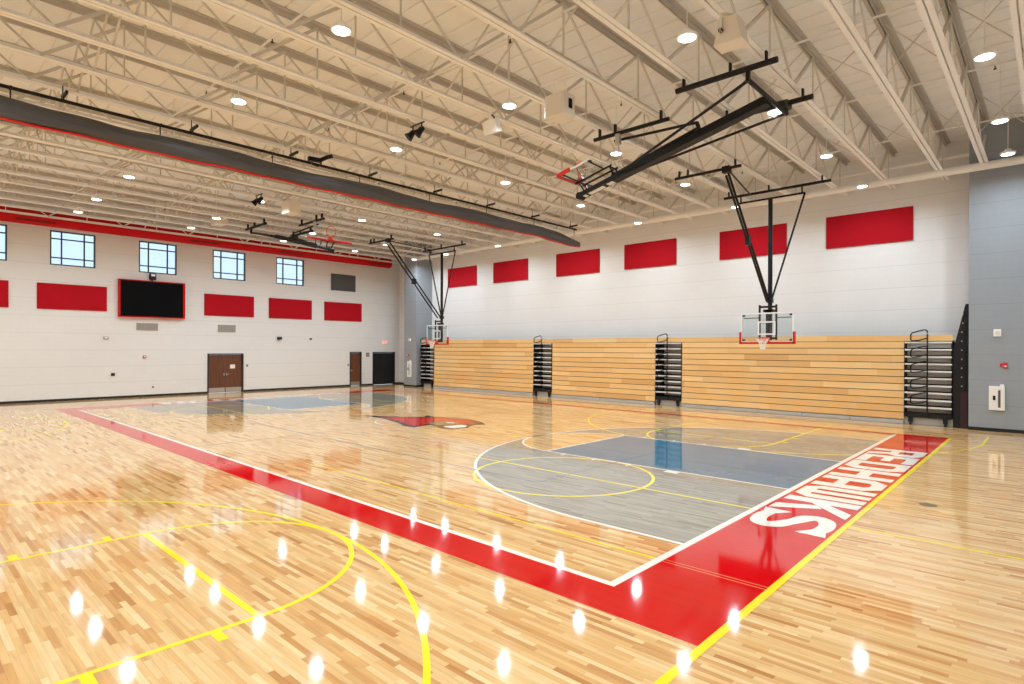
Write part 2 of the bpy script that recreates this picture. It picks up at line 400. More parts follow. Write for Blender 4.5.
MB().box(XL-.18, XL-.1, 52.4, 52.55, 3.2, 3.7).tube([(XL-.1,52.48,3.45),(XL+.03,52.48,3.45),(XL+.03,52.85,3.45)],.04).build('door_handle', M['steel'], lf, off=d['loc'])
d = thing('door_3', None, None, (XL, 57.9, 0), kind='structure')
frame_mb(57.9, 64.0, 7.55).build('door_frame', M['blackmatte'], d)
for a, b in ((58.14,60.93),(60.97,63.76)):
    lf = MB().box(XL-.35, XL-.18, a, b, .05, 7.3).build('door_leaf', M['blackmatte'], d)
    MB().box(XL-.18, XL-.08, a+.4, b-.4, 3.2, 3.35).build('push_bar', M['black'], lf, off=d['loc'])
# the long red trim band high on the end wall
# ------------------------------------------------------------------ painted court (children of the floor)
CW = 50.8; CYc = 25.4; H1, HY, HR, H2, H3, H4 = .004, .0060, .0080, .0095, .0115, .0135
def paint(name, mb, mat): return mb.build(name, M[mat], floor)
def arc(cx, cy, r, a0, a1, n=48): return [(cx+r*math.cos(math.radians(a0+(a1-a0)*i/n)), cy+r*math.sin(math.radians(a0+(a1-a0)*i/n))) for i in range(n+1)]
def rect(mb, x0, x1, y0, y1, z): return mb.flat([(x0,y0),(x1,y0),(x1,y1),(x0,y1)], z)
# red border
mb = MB(); rect(mb, -88.4, 4.4, -2.2, -.3, HR); paint('red_sideline_band', mb, 'red_paint')
mb = MB(); rect(mb, .33, 4.4, -.3, 50.9, HR); paint('red_endline_band', mb, 'red_paint')
mb = MB(); rect(mb, -88.4, -84.33, -.3, 50.9, HR); paint('red_endline_band', mb, 'red_paint')
mb = MB(); rect(mb, -88.4, 4.4, 50.9, 51.9, HR); paint('red_sideline_band', mb, 'red_paint')
# white boundary
mb = MB(); rect(mb, -84.33, .33, -.3, 0, H3); rect(mb, 0, .33, 0, 50.9, H3); rect(mb, -84.33, -84, 0, 50.9, H3); paint('white_boundary_line', mb, 'white_paint')
def half_court(sx, ox):
    """sx=1: lettered end at X=0, sx=-1 mirrored; X = ox + sx*x"""
    T = lambda pts: [(ox+sx*x, y) for x, y in pts]
    c = CYc; r = 19.75
    a = math.degrees(math.acos(0))  # 90
    pts = [(0,c-r),(-5.25,c-r)] + arc(-5.25, c, r, 270, 90, 72)[1:] + [(0,c+r)]
    mb = MB(); mb.flat(T(pts), H1); paint('stained_three_point_area', mb, 'stain')
    line = [(0,c-r),(-2.6,c-r),(-5.25,c-r)] + arc(-5.25, c, r, 270, 90, 72)[1:] + [(-2.6,c+r),(0,c+r)]
    mb = MB(); mb.strip(T(line), .22, H3); paint('three_point_line', mb, 'white_paint')
    # unstained half circle above the free throw line
    mb = MB(); mb.flat(T(arc(-19, c, 6, 90, 270, 36)), H2); paint('free_throw_half_circle', mb, 'maple')
    mb = MB(); rect(mb, *sorted((ox, ox+sx*-19)), c-6, c+6, H2); paint('blue_key_lane', mb, 'keyblue')
    mb = MB(); mb.strip(T([(0,c-6),(-19,c-6)]), .2, H3); mb.strip(T([(0,c+6),(-19,c+6)]), .2, H3); mb.strip(T([(-19,c-6.1),(-19,c+6.1)]), .2, H3)
    mb.strip(T(arc(-19, c, 6, 90, 270, 36)), .2, H3)
    for s in (-1, 1):
        mb.strip(T([(-7,c+s*6.4),(-8,c+s*6.4)]), .65, H3)
        for xx in (-11,-14,-17): mb.strip(T([(xx,c+s*6.1),(xx,c+s*6.7)]), .17, H3)
    paint('key_line', mb, 'white_paint')
half_court(1, 0); half_court(-1, -84)
# centre line and centre circle
mb = MB(); mb.strip([(-42,0),(-42,21.2)], .1, H2); mb.strip([(-42,29.6),(-42,50.9)], .1, H2)
# full-size volleyball court, thin slate lines
mb.strip([(-72,10.2),(-12.2,10.2)], .1, H4); mb.strip([(-72,40.4),(-12.2,40.4)], .1, H4); mb.strip([(-12.2,10.2),(-12.2,40.4)], .1, H4); mb.strip([(-72,10.2),(-72,40.4)], .1, H4)
paint('slate_volleyball_line', mb, 'thin_blue')
mb = MB(); mb.strip(arc(-42, CYc, 6, 196, 268, 36), .17, H2); paint('centre_circle_line', mb, 'white_paint')
# yellow cross courts
mb = MB(); rect(mb, 4.4, 4.68, -29, 51.9, H3); rect(mb, -88.68, -88.4, -29, 51.9, H3); paint('yellow_sideline', mb, 'yellow_paint')
for cx in (-12.6, -71.4):
    mb = MB(); w = .2
    for s, ft, end in ((-1, -10, -29), (1, 36.6, 55.6)):
        mb.strip([(cx-6,ft),(cx-6,end)], w, HY); mb.strip([(cx+6,ft),(cx+6,end)], w, HY)
        mb.strip([(cx-6.1,ft),(cx+6.1,ft)], w, HY+.0003)
        a0 = 0 if s < 0 else 180
        mb.strip(arc(cx, ft, 6, a0, a0+180, 40), w, HY+.0006)
        for sx in (-1, 1):
            for dd in (1.35, 4.55): mb.strip([(cx+sx*6.1, ft+s*dd), (cx+sx*6.75, ft+s*dd)], .3, HY)
        hy = end - s*5.25
        mb.strip([(cx+19.75*(1 if s<0 else -1), end)] + arc(cx, hy, 19.75, a0, a0+180, 90) + [(cx-19.75*(1 if s<0 else -1), end)], w, HY+.0009)
    paint('yellow_cross_court_line', mb, 'yellow_paint')
    mb = MB(); mb.strip(arc(cx, 13.3, 6, 0, 360, 72)[:-1], w, HY+.0012, closed=True); paint('yellow_centre_circle', mb, 'yellow_paint')
    mb = MB(); mb.strip([(cx-15.1,3.3),(cx+15.1,3.3)], .14, HY-.0003); mb.strip([(cx-15.1,23.4),(cx+15.1,23.4)], .09, HY-.0003)
    mb.strip([(cx-15.1,13.5),(cx+(24 if cx > -40 else 15.1),13.5)], .17, HY-.0003)
    paint('yellow_volleyball_line', mb, 'yellow_paint')
mb = MB(); mb.strip([(.33,3.18),(4.4,3.18)], .05, H2); mb.strip([(.33,3.42),(4.4,3.42)], .05, H2); paint('tan_volleyball_line', mb, 'tan_line')
mb = MB(); mb.strip([(-19,23.4),(0,23.4)], .08, H4); paint('tan_volleyball_line', mb, 'tan_paint')
# heavier free-throw bar of the near cross court
mb = MB(); mb.strip([(-18.6,-10),(-6.6,-10)], .24, HY+.0018); mb.strip([(-65.4,-10),(-77.4,-10)], .24, HY+.0018); paint('yellow_free_throw_line', mb, 'yellow_paint')
mb = MB(); mb.flat(arc(6.8, 21.0, .42, 0, 360, 28)[:-1], H4+.003); plate = paint('brass_sleeve_cover', mb, 'tan_paint')

# REDHAWKS lettering on both end bands
def letters():
    q = lambda x0, y0, x1, y1: [(x0,y0),(x1,y0),(x1,y1),(x0,y1)]
    sw = .30; hb = .20
    G = {}
    G['R'] = [q(0,0,sw,1), q(sw,1-hb,.74,1), [(.74,1),(.74,1-hb),(.66,.72),(1,.66),(1,.86)], [(.66,.72),(.66,.60),(.74,.54),(1,.56),(1,.66)], [(.74,.54),(sw,.54),(sw,.38),(.80,.38),(1,.56)], [(.52,.38),(.80,.38),(1,0),(.68,0)]]
    G['E'] = [q(0,0,sw,1), q(sw,1-hb,.96,1), q(sw,0,1,hb), q(sw,.41,.80,.59)]
    G['D'] = [q(0,0,sw,1), [(sw,1),(sw,1-hb),(.62,1-hb),(.80,1)], [(.80,1),(.62,1-hb),(.69,.70),(1,.78)], q(.69,.22,1,.78)[:2]+[(1,.78),(.69,.70)], [(.69,.30),(1,.22),(.80,0),(.62,hb)], [(sw,0),(sw,hb),(.62,hb),(.80,0)]]
    G['D'][3] = [(.69,.30),(1,.22),(1,.78),(.69,.70)]
    G['H'] = [q(0,0,sw,1), q(.70,0,1,1), q(sw,.40,.70,.60)]
    G['A'] = [q(0,0,sw,.78), q(.70,0,1,.78), [(0,.78),(sw,.74),(.40,.80),(.25,1)], [(.25,1),(.40,.80),(.60,.80),(.75,1)], [(.75,1),(.60,.80),(.70,.74),(1,.78)], q(sw,.28,.70,.45)]
    G['W'] = [q(0,.22,.26,1), q(.39,.22,.61,1), q(.74,.22,1,1), [(0,.22),(.26,.22),(.33,.20),(.39,.22),(.39,0),(.20,0)], [(.39,.22),(.61,.22),(.61,0),(.39,0)], [(.61,.22),(.67,.20),(.74,.22),(1,.22),(.80,0),(.61,0)]]
    G['K'] = [q(0,0,sw,1), [(sw,.40),(sw,.64),(.66,1),(1,1)], [(.42,.50),(.60,.62),(1,0),(.66,0)]]
    G['S'] = []
    return G
def s_strip(mb, fx, z):
    P = [(.97,.70),(.86,.84),(.66,.90),(.44,.90),(.22,.84),(.14,.72),(.22,.60),(.44,.53),(.62,.46),(.80,.38),(.86,.26),(.78,.15),(.58,.10),(.36,.10),(.16,.15),(.03,.32)]
    W = [.05,.17,.20,.20,.22,.27,.25,.21,.21,.25,.27,.22,.20,.20,.17,.05]
    Q = []; Wq = []
    for i in range(len(P)-1):     # Catmull-Rom
        p0, p1, p2, p3 = P[max(i-1,0)], P[i], P[i+1], P[min(i+2,len(P)-1)]
        for k in range(5):
            t = k/5
            c = lambda a, b, c_, d: .5*((2*b)+(-a+c_)*t+(2*a-5*b+4*c_-d)*t*t+(-a+3*b-3*c_+d)*t**3)
            Q.append((c(p0[0],p1[0],p2[0],p3[0]), c(p0[1],p1[1],p2[1],p3[1]))); Wq.append(W[i]+(W[i+1]-W[i])*t)
    Q.append(P[-1]); Wq.append(W[-1])
    mb2 = MB(); mb2.strip([fx(a,b) for a,b in Q], [w*3.6 for w in Wq], z); mb.add(mb2.v, mb2.f)
    for poly in ([(1.0,1.02),(.97,.66),(.70,.82),(.80,.98)], [(-.02,-.02),(.02,.36),(.30,.18),(.20,.02)]):
        mb.flat([fx(a,b) for a,b in poly], z+.001)
GL = letters()
def lettering(flip):
    pitch, w = 3.74, 3.5
    for i, ch in enumerate('REDHAWKS'):
        y_left = 40.5 - i*pitch
        def fx(u, v):
            X = .52 + v*3.72; Y = y_left - u*w
            return (X, Y) if not flip else (-84-X, 2*CYc-Y)
        mb = MB()
        if ch == 'S': s_strip(mb, fx, H4)
        for k, poly in enumerate(GL[ch]): mb.flat([fx(a,b) for a,b in poly], H4+.0004*k)
        paint('court_letter', mb, 'white_paint')
lettering(False); lettering(True)
# hawk head emblem at centre court (head points along +X)
def emb(pts, z, name, mat):
    mb = MB(); mb.flat([(-42.3+x, CYc+y) for x, y in pts], z); return paint(name, mb, mat)
A2 = lambda pts: [(x+42.3, y-CYc) for x, y in pts]
emb(A2([(-52.0,23.0),(-50.1,22.9),(-47.3,22.9),(-42.5,21.6),(-40.4,20.6),(-38.4,20.5),(-38.8,21.8),(-38.8,23.2),(-35.9,22.2),(-34.4,22.5),(-34.1,24.5),(-35.0,25.7),(-35.2,26.5),(-34.6,27.6),(-35.4,28.2),(-37.0,29.0),(-38.6,29.5),(-40.2,29.6),(-43.5,29.0),(-44.6,28.3),(-46.3,28.7),(-45.3,27.5),(-46.4,26.1),(-48.0,25.2),(-50.0,24.0)]), H2, 'hawk_emblem_outline', 'black_paint')
emb(A2([(-49.3,23.5),(-47.0,23.3),(-42.5,22.2),(-40.0,21.3),(-39.3,21.4),(-39.5,22.6),(-39.7,24.2),(-38.6,25.3),(-37.3,26.0),(-36.2,26.5),(-35.9,27.3),(-37.2,28.2),(-38.4,28.9),(-40.2,29.0),(-43.2,28.3),(-44.6,27.2),(-45.6,25.9),(-47.2,24.9)]), H3, 'hawk_emblem_head', 'red_paint')
emb(A2([(-36.6,24.2),(-36.5,25.6),(-35.5,25.6),(-34.6,24.6),(-34.8,23.1),(-35.9,22.9),(-37.0,23.5)]), H4, 'hawk_emblem_beak', 'white_paint')
emb(A2([(-40.9,25.2),(-40.0,26.8),(-38.2,26.6),(-36.9,25.8),(-37.2,24.4),(-38.0,23.2),(-39.6,23.6),(-40.4,24.2)]), H4, 'hawk_emblem_feathers', 'tan_paint')
emb(A2([(-39.3,25.9),(-38.6,26.4),(-38.1,26.0),(-38.7,25.5)]), H4+.001, 'hawk_emblem_eye', 'white_paint')

# ------------------------------------------------------------------ roof joists
ZB = 28.0
def build_joist():
    j = thing('roof_joist', '', 'joist', (0,0,ZB))
    mb = MB()
    for s in (-1, 1):   # double angles
        mb.box(min(s*.05,s*.36), max(s*.05,s*.36), YN+.3, YF-.3, ZB, ZB+.05); mb.box(min(s*.05,s*.09), max(s*.05,s*.09), YN+.3, YF-.3, ZB+.05, ZB+.34)
    mb.build('bottom_chord', M['cream'], j)
    mb = MB()
    for s in (-1, 1):
        mb.box(min(s*.05,s*.44), max(s*.05,s*.44), YN+.05, YF-.02, ZC-.06, ZC-.01); mb.box(min(s*.05,s*.1), max(s*.05,s*.1), YN+.05, YF-.02, ZC-.44, ZC-.06)
    mb.build('top_chord', M['topchord'], j)
    P = 9.75; y0 = 28-P*6
    zb, zt = ZB+.2, ZC-.25
    heavy = MB().bar((0,0,zb),(0,P/2,zt),.22,.2).build('diagonal_web', M['web'], j)
    light = MB().bar((0,0,zb),(0,-P/2,zt),.12,.12).build('diagonal_web', M['web'], j)
    post = MB().bar((0,0,zb),(0,0,zt),.1,.1).build('vertical_web', M['web'], j)
    for k in range(0, 10):
        y = y0+P*k
        for src in (heavy, light, post):
            if src is not post and not (YN < y+P/2 < YF and YN < y-P/2): continue
            o = src if k == 3 else None
            if o is None:
                o = src.copy(); COL.objects.link(o); o.parent = j
            o.location = (0, (y+ (P/2 if src is post else 0))*FT, 0)
            if src is post and y+P/2 > YF-.5: bpy.data.objects.remove(o)
    return j
JX = [2.65-5.12*i for i in range(0, 21)]
JR = [6.45, 10.3, 14.2]
j0 = build_joist()
ordn = ['first','second','third','fourth','fifth','sixth','seventh','eighth','ninth','tenth','eleventh','twelfth','thirteenth']
allx = sorted(JR + JX, reverse=True)
right_side = [x for x in allx if x > -42]; left_side = [x for x in allx if x < -42]
for i, x in enumerate(allx):
    if x > -42:
        k = right_side[::-1].index(x)
        lab = 'cream steel roof joist, %s from the rolled curtain toward the camera' % ordn[k]
    else:
        k = left_side.index(x)
        lab = 'cream steel roof joist, %s from the rolled curtain toward the window wall' % ordn[k]
    if i == 0: j0.location = Vector((x,0,ZB))*FT; j0['label'] = lab; j0['group'] = 'open-web roof joists'
    else: copy_tree(j0, None, (x,0,ZB), None, lab, 'open-web roof joists')
# cross bracing between neighbouring joists
rows = [(-8.0,'fourth from the bleachers'), (11.5,'third from the bleachers'), (31.0,'second from the bleachers'), (50.0,'nearest the bleachers')]
def brace(x0, x1, y, lab):
    c = (x0+x1)/2
    t = thing('joist_cross_brace', lab, 'brace', (c, y, ZB), 'cross braces between roof joists')
    MB().bar((x0+.1,y,ZB+.15),(x1-.1,y+.08,ZC-.3),.14,.05).build('brace_bar', M['web'], t)
    MB().bar((x0+.1,y-.1,ZC-.3),(x1-.1,y-.06,ZB+.15),.14,.05).build('brace_bar', M['web'], t)
for (ry, rn) in rows:
    for i in range(len(allx)-1):
        side = 'camera-side' if allx[i] > -42 else 'window-side'
        k = right_side[::-1].index(allx[i]) if allx[i] > -42 else (left_side.index(allx[i+1]))
        lab = 'X brace in the row %s, %s bay %s of the curtain' % (rn, ordn[min(k,12)], side)
        brace(allx[i+1], allx[i], ry, lab)
# sprinkler lines with heads
for (y, nm) in ((1.45,'above the near sideline'), (13.4,'over the near third of the court'), (28.5,'over the middle of the court'), (42.8,'over the far third of the court'), (57.2,'close to the bleacher wall')):
    t = thing('sprinkler_pipe', 'thin cream sprinkler pipe under the roof deck %s' % nm, 'pipe', (-42,y,31.7), 'sprinkler pipes under the deck')
    MB().tube([(XL+.3,y,31.5),(XR-.3,y,31.5)], .09, 8).build('pipe_run', M['cream'], t, smooth=True)
    for k in range(9):
        x = 8.3-13*k
        MB().tube([(x,y,31.45),(x,y,31.2)], .05, 6).tube([(x,y,31.2),(x,y,31.14)], [.11,.11], 8).build('sprinkler_head', M['darkframe'], t)
# cream pipes along the bleacher wall
mb = MB().tube([(-90,60.1,27.75),(XR-.1,60.1,27.75)], .42, 16)
tag(mb.build('wall_duct', M['cream'], origin=(-40,60.1,27.75), smooth=True), 'thick cream round duct running under the joists along the bleacher wall', 'duct')
mb = MB().tube([(-89.5,62.6,29.9),(5.0,62.6,29.9)], .2, 12)
tag(mb.build('conduit_pipe', M['cream'], origin=(-40,62.6,29.9), smooth=True), 'thinner cream pipe above and behind the round duct at the bleacher wall', 'pipe')
# red duct on the window wall with black slot diffusers
t = thing('red_air_duct', 'long red round air duct with black slots high on the window wall', 'duct', (-100.9, 15, 28.0))
mb = MB().tube([(-100.9,YN+.2,28.0),(-100.9,61.5,28.0)], 1.12, 28); mb.build('duct_body', M['red_duct'], t, smooth=True)
for y in (-22.0, -2.6, 21.0, 37.5, 57.8):
    mb = MB()
    for a in (-38, -27):
        ca, sa = math.cos(math.radians(a)), math.sin(math.radians(a))
        mb.obox((-100.9+1.12*ca, y, 28.0+1.12*sa), (0,1,0), (-sa,0,ca), (ca,0,sa), 2.4, .055, .03)
    mb.build('slot_diffuser', M['blackmatte'], t)
# small red flange lip
for y in (-14.3, 8.6, 29.6, 47.5): MB().tube([(-100.9,y-.07,28.0),(-100.9,y+.07,28.0)], 1.16, 28).build('duct_collar', M['red_duct'], t)

# ------------------------------------------------------------------ lights
def make_lamp():
    Z = 27.1
    t = thing('high_bay_light', '', 'ceiling light', (0,0,Z))
    MB().tube([(0,0,Z+.12),(0,0,Z+.3),(0,0,Z+.42),(0,0,Z+.6)], [.6,.6,.3,.22], 24).build('housing', M['white'], t, smooth=True)
    MB().tube([(0,0,Z+.08),(0,0,Z+.12)], .48, 24).build('lens', M['lens'], t)
    MB().tube([(0,0,Z+.6),(0,0,ZC)], .03, 6).build('hanging_rod', M['cream'], t)
    return t
LXs = [(8.4,'outermost row on the camera side'), (-5.15,'row just inside the lettered end line'), (-20.5,'row over the near free-throw line'), (-35.85,'row camera-side of the curtain'),
       (-51.1,'row just beyond the curtain'), (-66.4,'row over the far free-throw line'), (-81.6,'second row from the windows'), (-92.3,'row beside the window wall')]
LYs = [(62.0,'nearest the bleachers'), (47.0,'second from bleachers'), (32.0,'third from bleachers'), (16.3,'fourth from bleachers'), (1.1,'fifth from bleachers'), (-14.2,'sixth from bleachers'), (-29.5,'seventh from bleachers')]
LAMP_W = 80.0
LZ = 27.1
kf = (LZ-8.544)/(28-8.544)
LXs = [(11.88+(x-11.88)*kf, n) for x, n in LXs]; LYs = [(-18.13+(y+18.13)*kf, n) for y, n in LYs]
l0 = make_lamp(); lamps = []
ld = bpy.data.lights.new('high_bay_beam', 'AREA'); ld.shape = 'DISK'; ld.size = .8*FT; ld.energy = LAMP_W; ld.spread = math.radians(164); ld.color = (.80, .915, 1)
for lx, ln in LXs:
    for ly, yn in LYs:
        if lx > 0 and ly > 57: ly = 54.9
        lab = 'bright ceiling light, %s, %s' % (ln, yn)
        if not lamps: t = l0; t.location = Vector((lx,ly,LZ))*FT; t['label'] = lab; t['group'] = 'high bay lights'
        else: t = copy_tree(l0, None, (lx,ly,LZ), None, lab, 'high bay lights')
        lamps.append(t)
for t in lamps:
    lo = bpy.data.objects.new('high_bay_beam', ld); COL.objects.link(lo); lo.parent = t; lo.location = (0,0,.06*FT)

# ------------------------------------------------------------------ acoustic panels
for (a, b, lab) in ((-84.6,-75.6,'behind the far hanging hoop'), (-70.7,-61.5,'second from the far gray pier'), (-54.6,-45.2,'just past the end of the rolled curtain'), (-40.25,-31.0,'left of the panel behind the near hoop'), (-24.1,-14.8,'behind the near hanging hoop mast'), (-9.9,-.5,'nearest the right gray pier')):
    mb = MB().box(a, b, YF-.2, YF-.02, 21.55, 25.62)
    tag(mb.build('acoustic_panel', M['red_fabric'], origin=((a+b)/2,YF,21.55), bevel=.03), 'red fabric acoustic panel on the bleacher wall, %s' % lab, 'wall panel', 'red panels above the bleachers')
for (a, b, lab) in ((-14.8,-5.5,'cut by the left edge of the photo'), (-2.2,6.8,'left of the scoreboard'), (21.8,30.85,'above the double wooden doors'), (33.8,42.9,'in the middle between the two wooden doors'), (45.8,54.9,'under the charcoal louver')):
    mb = MB().box(XL+.02, XL+.2, a, b, 14.35, 18.35)
    tag(mb.build('acoustic_panel', M['red_fabric'], origin=(XL,(a+b)/2,14.35), bevel=.03), 'red fabric acoustic panel on the window wall, %s' % lab, 'wall panel', 'red panels under the windows')
# scoreboard
t = thing('scoreboard', 'large black scoreboard screen in a red frame on the window wall', 'scoreboard', (XL,13.4,13.55))
y0, y1, z0, z1 = 8.35, 18.4, 13.55, 19.85
MB().box(XL, XL+.75, y0, y0+.22, z0, z1).box(XL, XL+.75, y1-.32, y1, z0, z1).box(XL, XL+.75, y0+.22, y1-.32, z0, z0+.16).box(XL, XL+.75, y0+.22, y1-.32, z1-.16, z1).build('red_frame', M['red_duct'], t)
MB().box(XL+.1, XL+.66, y0+.22, y1-.32, z0+.16, z1-.16).build('screen', M['screen'], t)
t = thing('shot_clock', 'small black box unit sitting on top of the scoreboard', 'shot clock', (XL+.4,13.3,19.9))
MB().box(XL+.1, XL+.75, 12.9, 13.8, 20.05, 21.2).build('case', M['black'], t)
MB().box(XL+.75, XL+.78, 13.05, 13.65, 20.65, 21.05).build('face', M['white'], t)
MB().tube([(XL+.4,13.28,19.85),(XL+.4,13.28,20.05)], .12, 8).build('stem', M['black'], t)
# grilles and louver
def grille(name, a, b, z0, z1, mat, lab, cat, n):
    t = thing(name, lab, cat, (XL,(a+b)/2,z0))
    MB().box(XL, XL+.1, a, a+.12, z0, z1).box(XL, XL+.1, b-.12, b, z0, z1).box(XL, XL+.1, a+.12, b-.12, z0, z0+.12).box(XL, XL+.1, a+.12, b-.12, z1-.12, z1).build('frame', mat, t)
    mb = MB().box(XL, XL+.02, a+.12, b-.12, z0+.12, z1-.12)
    for k in range(n):
        z = z0+.12+(z1-z0-.24)*(k+.5)/n; mb.box(XL+.02, XL+.08, a+.12, b-.12, z-.03, z+.04)
    mb.build('louver_blades', mat, t)
grille('return_air_grille', 11.05, 14.3, 11.35, 12.62, M['grille'], 'gray return air grille under the scoreboard', 'vent', 9)
grille('return_air_grille', 24.2, 27.4, 11.35, 12.72, M['grille'], 'gray return air grille above the double wooden doors', 'vent', 9)
grille('wall_louver', 47.35, 53.35, 20.9, 24.5, M['gray_panel'], 'charcoal louver panel high on the window wall beside the last window', 'louver', 16)
# ------------------------------------------------------------------ small wall devices
def device(name, lab, cat, face, a, z, w, h, d, mat, mat2=None):
    """face 'L' = window wall (a is Y), 'B' = gray pier face (a is X)"""
    if face == 'L':
        t = thing(name, lab, cat, (XL, a, z)); t0 = MB().box(XL, XL+d, a-w/2, a+w/2, z-h/2, z+h/2).build('case', mat, t, bevel=.02)
        if mat2: MB().box(XL+d, XL+d+.04, a-w*.3, a+w*.3, z-h*.25, z+h*.25).build('face_plate', mat2, t)
    else:
        t = thing(name, lab, cat, (a, YG, z)); MB().box(a-w/2, a+w/2, YG-d, YG, z-h/2, z+h/2).build('case', mat, t, bevel=.02)
        if mat2: MB().box(a-w*.3, a+w*.3, YG-d-.04, YG-d, z-h*.25, z+h*.25).build('face_plate', mat2, t)
    return t
device('fire_alarm_strobe', 'red and white fire alarm strobe low on the window wall under the grille', 'fire alarm', 'L', 12.26, 6.85, .45, .45, .2, M['red_pad'], M['white'])
device('wall_outlet_box', 'black box low on the window wall left of the fire alarm', 'wall box', 'L', 7.7, 3.95, .5, .45, .2, M['black'], M['darkframe'])
device('wall_outlet', 'tiny dark outlet near the baseboard between fire alarm and wooden doors', 'outlet', 'L', 13.56, 1.6, .25, .3, .06, M['darkframe'], M['black'])
device('wall_speaker', 'small pale gray round-edged unit on the window wall below the left red panel', 'wall box', 'L', 6.7, 10.0, .7, .4, .2, M['grille'], M['white'])
device('security_camera', 'small dark security camera on the window wall between the wooden doors', 'camera', 'L', 35.9, 10.35, .75, .55, .6, M['black'], M['darkframe'])
device('security_camera', 'tiny dark sensor on the window wall left of the narrow wooden door', 'sensor', 'L', 42.7, 10.3, .35, .35, .3, M['darkframe'], M['black'])
device('card_reader', 'small card reader beside the double wooden doors', 'card reader', 'L', 29.6, 5.0, .35, .5, .1, M['grille'], M['darkframe'])
device('card_reader', 'small card reader beside the single wooden door', 'card reader', 'L', 51.6, 4.7, .3, .5, .1, M['grille'], M['darkframe'])
device('door_sign', 'small dark square sign between single wooden door and black doors', 'sign', 'L', 56.6, 6.95, .8, .9, .06, M['gray_panel'], M['grille'])
device('strobe_light', 'white wall strobe on the far gray pier', 'strobe', 'B', -92.3, 10.3, .75, .6, .2, M['white'], M['offwhite'])
device('fire_alarm_pull', 'red fire alarm pull station on the far gray pier', 'fire alarm', 'B', -92.9, 6.9, .55, .5, .2, M['red_pad'], M['white'])
device('strobe_light', 'white square strobe light on the near gray pier', 'strobe', 'B', 7.5, 10.3, .62, .75, .18, M['white'], M['offwhite'])
def txt(s, size, loc, rot, mat, parent, name):
    c = bpy.data.curves.new(name, 'FONT'); c.body = s; c.size = size*FT; c.extrude = .008*FT; c.align_x = 'CENTER'; c.align_y = 'CENTER'
    c.materials.append(mat); tmp = bpy.data.objects.new('tmp', c); COL.objects.link(tmp)
    bpy.context.view_layer.update(); me = bpy.data.meshes.new_from_object(tmp.evaluated_get(bpy.context.evaluated_depsgraph_get()))
    bpy.data.objects.remove(tmp); o = bpy.data.objects.new(name, me); COL.objects.link(o); o.parent = parent
    o.location = (Vector(loc)-Vector(parent['loc']))*FT; o.rotation_euler = rot
    return o
t = thing('fire_alarm_pull', 'red fire alarm pull station on the near gray pier', 'fire alarm', (8.12, YG, 6.9))
MB().box(7.98, 8.32, YG-.16, YG, 6.62, 7.2).build('case', M['red_pad'], t, bevel=.02)
MB().box(8.04, 8.26, YG-.2, YG-.16, 6.78, 6.9).build('handle', M['white'], t)
MB().box(7.72, 7.93, YG-.08, YG, 6.72, 7.12).build('side_sign', M['red_pad'], t)
def ext_cab(x0, x1, z0, z1, lab, sc=1):
    t = thing('extinguisher_cabinet', lab, 'cabinet', (x0,YG,z0))
    MB().box(x0, x1, YG-.35, YG, z0, z1).build('cabinet_body', M['white'], t, bevel=.03)
    w = x1-x0; h = z1-z0
    MB().box(x0+w*.58, x0+w*.74, YG-.38, YG-.35, z0+h*.12, z0+h*.84).build('glass_slot', M['gray_panel'], t)
    MB().box(x0+w*.26, x0+w*.42, YG-.42, YG-.35, z0+h*.42, z0+h*.6).build('latch', M['black'], t)
    MB().box(x0+w*.7, x0+w*.95, YG-.2, YG-.1, z1, z1+h*.08).build('top_tab', M['white'], t)
ext_cab(6.84, 8.12, 2.25, 4.75, 'white recessed extinguisher cabinet on the near gray pier below the red alarm')
ext_cab(-92.9, -91.7, 2.1, 5.6, 'white narrow cabinet on the far gray pier beside the black doors')
t = thing('exit_sign', 'small lit red exit sign above the black doors', 'exit sign', (XL, 61.1, 9.4))
MB().box(XL, XL+.2, 60.5, 61.7, 9.4, 10.15).build('case', M['white'], t)
txt('EXIT', .62, (XL+.215, 61.1, 9.78), (pi/2,0,pi/2), M['exit'], t, 'exit_letters')

# ------------------------------------------------------------------ bleachers
BF = 61.6     # front face of the folded bleachers
rowz = [.48+.815*k for k in range(11)] + [9.42]     # row bottoms; last = continuous top board
def bank(a, b, lab):
    t = thing('bleacher_bank', lab, 'bleachers', ((a+b)/2, BF, 0), 'folded bleacher banks')
    for k in range(11):
        z = .48+.815*k
        MB().box(a, b, BF-.0+.012*k, BF+.14+.012*k, z+.075, z+.815).build('seat_board', M['board'], t)
    MB().box(a, b, BF+.22, YF-.15, .7, 9.4).build('understructure', M['blackmatte'], t)
    n = max(3, round((b-a)/5.4)); w = (b-a)/n
    for k in range(n):
        MB().box(a+w*k+.03, a+w*(k+1)-.03, BF-.02, BF+.06, .03, .46).build('kick_panel', M['kick'], t)
bank(-84.9, -57.05, 'folded wooden bleacher bank farthest from the camera, beside the far gray pier')
bank(-52.65, -32.6, 'folded wooden bleacher bank in the middle between the two inner aisle stairs')
bank(-28.2, -.8, 'folded wooden bleacher bank behind the near hanging hoop')
mb = MB().box(-89.2, 3.69, BF+.15, BF+.32, 9.5, 10.18)
tag(mb.build('bleacher_top_board', M['board'], origin=(-42,BF,9.5)), 'continuous wooden top board running above all folded bleacher banks', 'bleacher board')
mb = MB().box(-89.2, 3.5, BF+.34, YF-.1, 9.45, 9.6)
tag(mb.build('bleacher_top_deck', M['blackmatte'], origin=(-42,BF,9.5)), 'dark rear platform behind the continuous top board of the bleachers', 'bleacher platform')
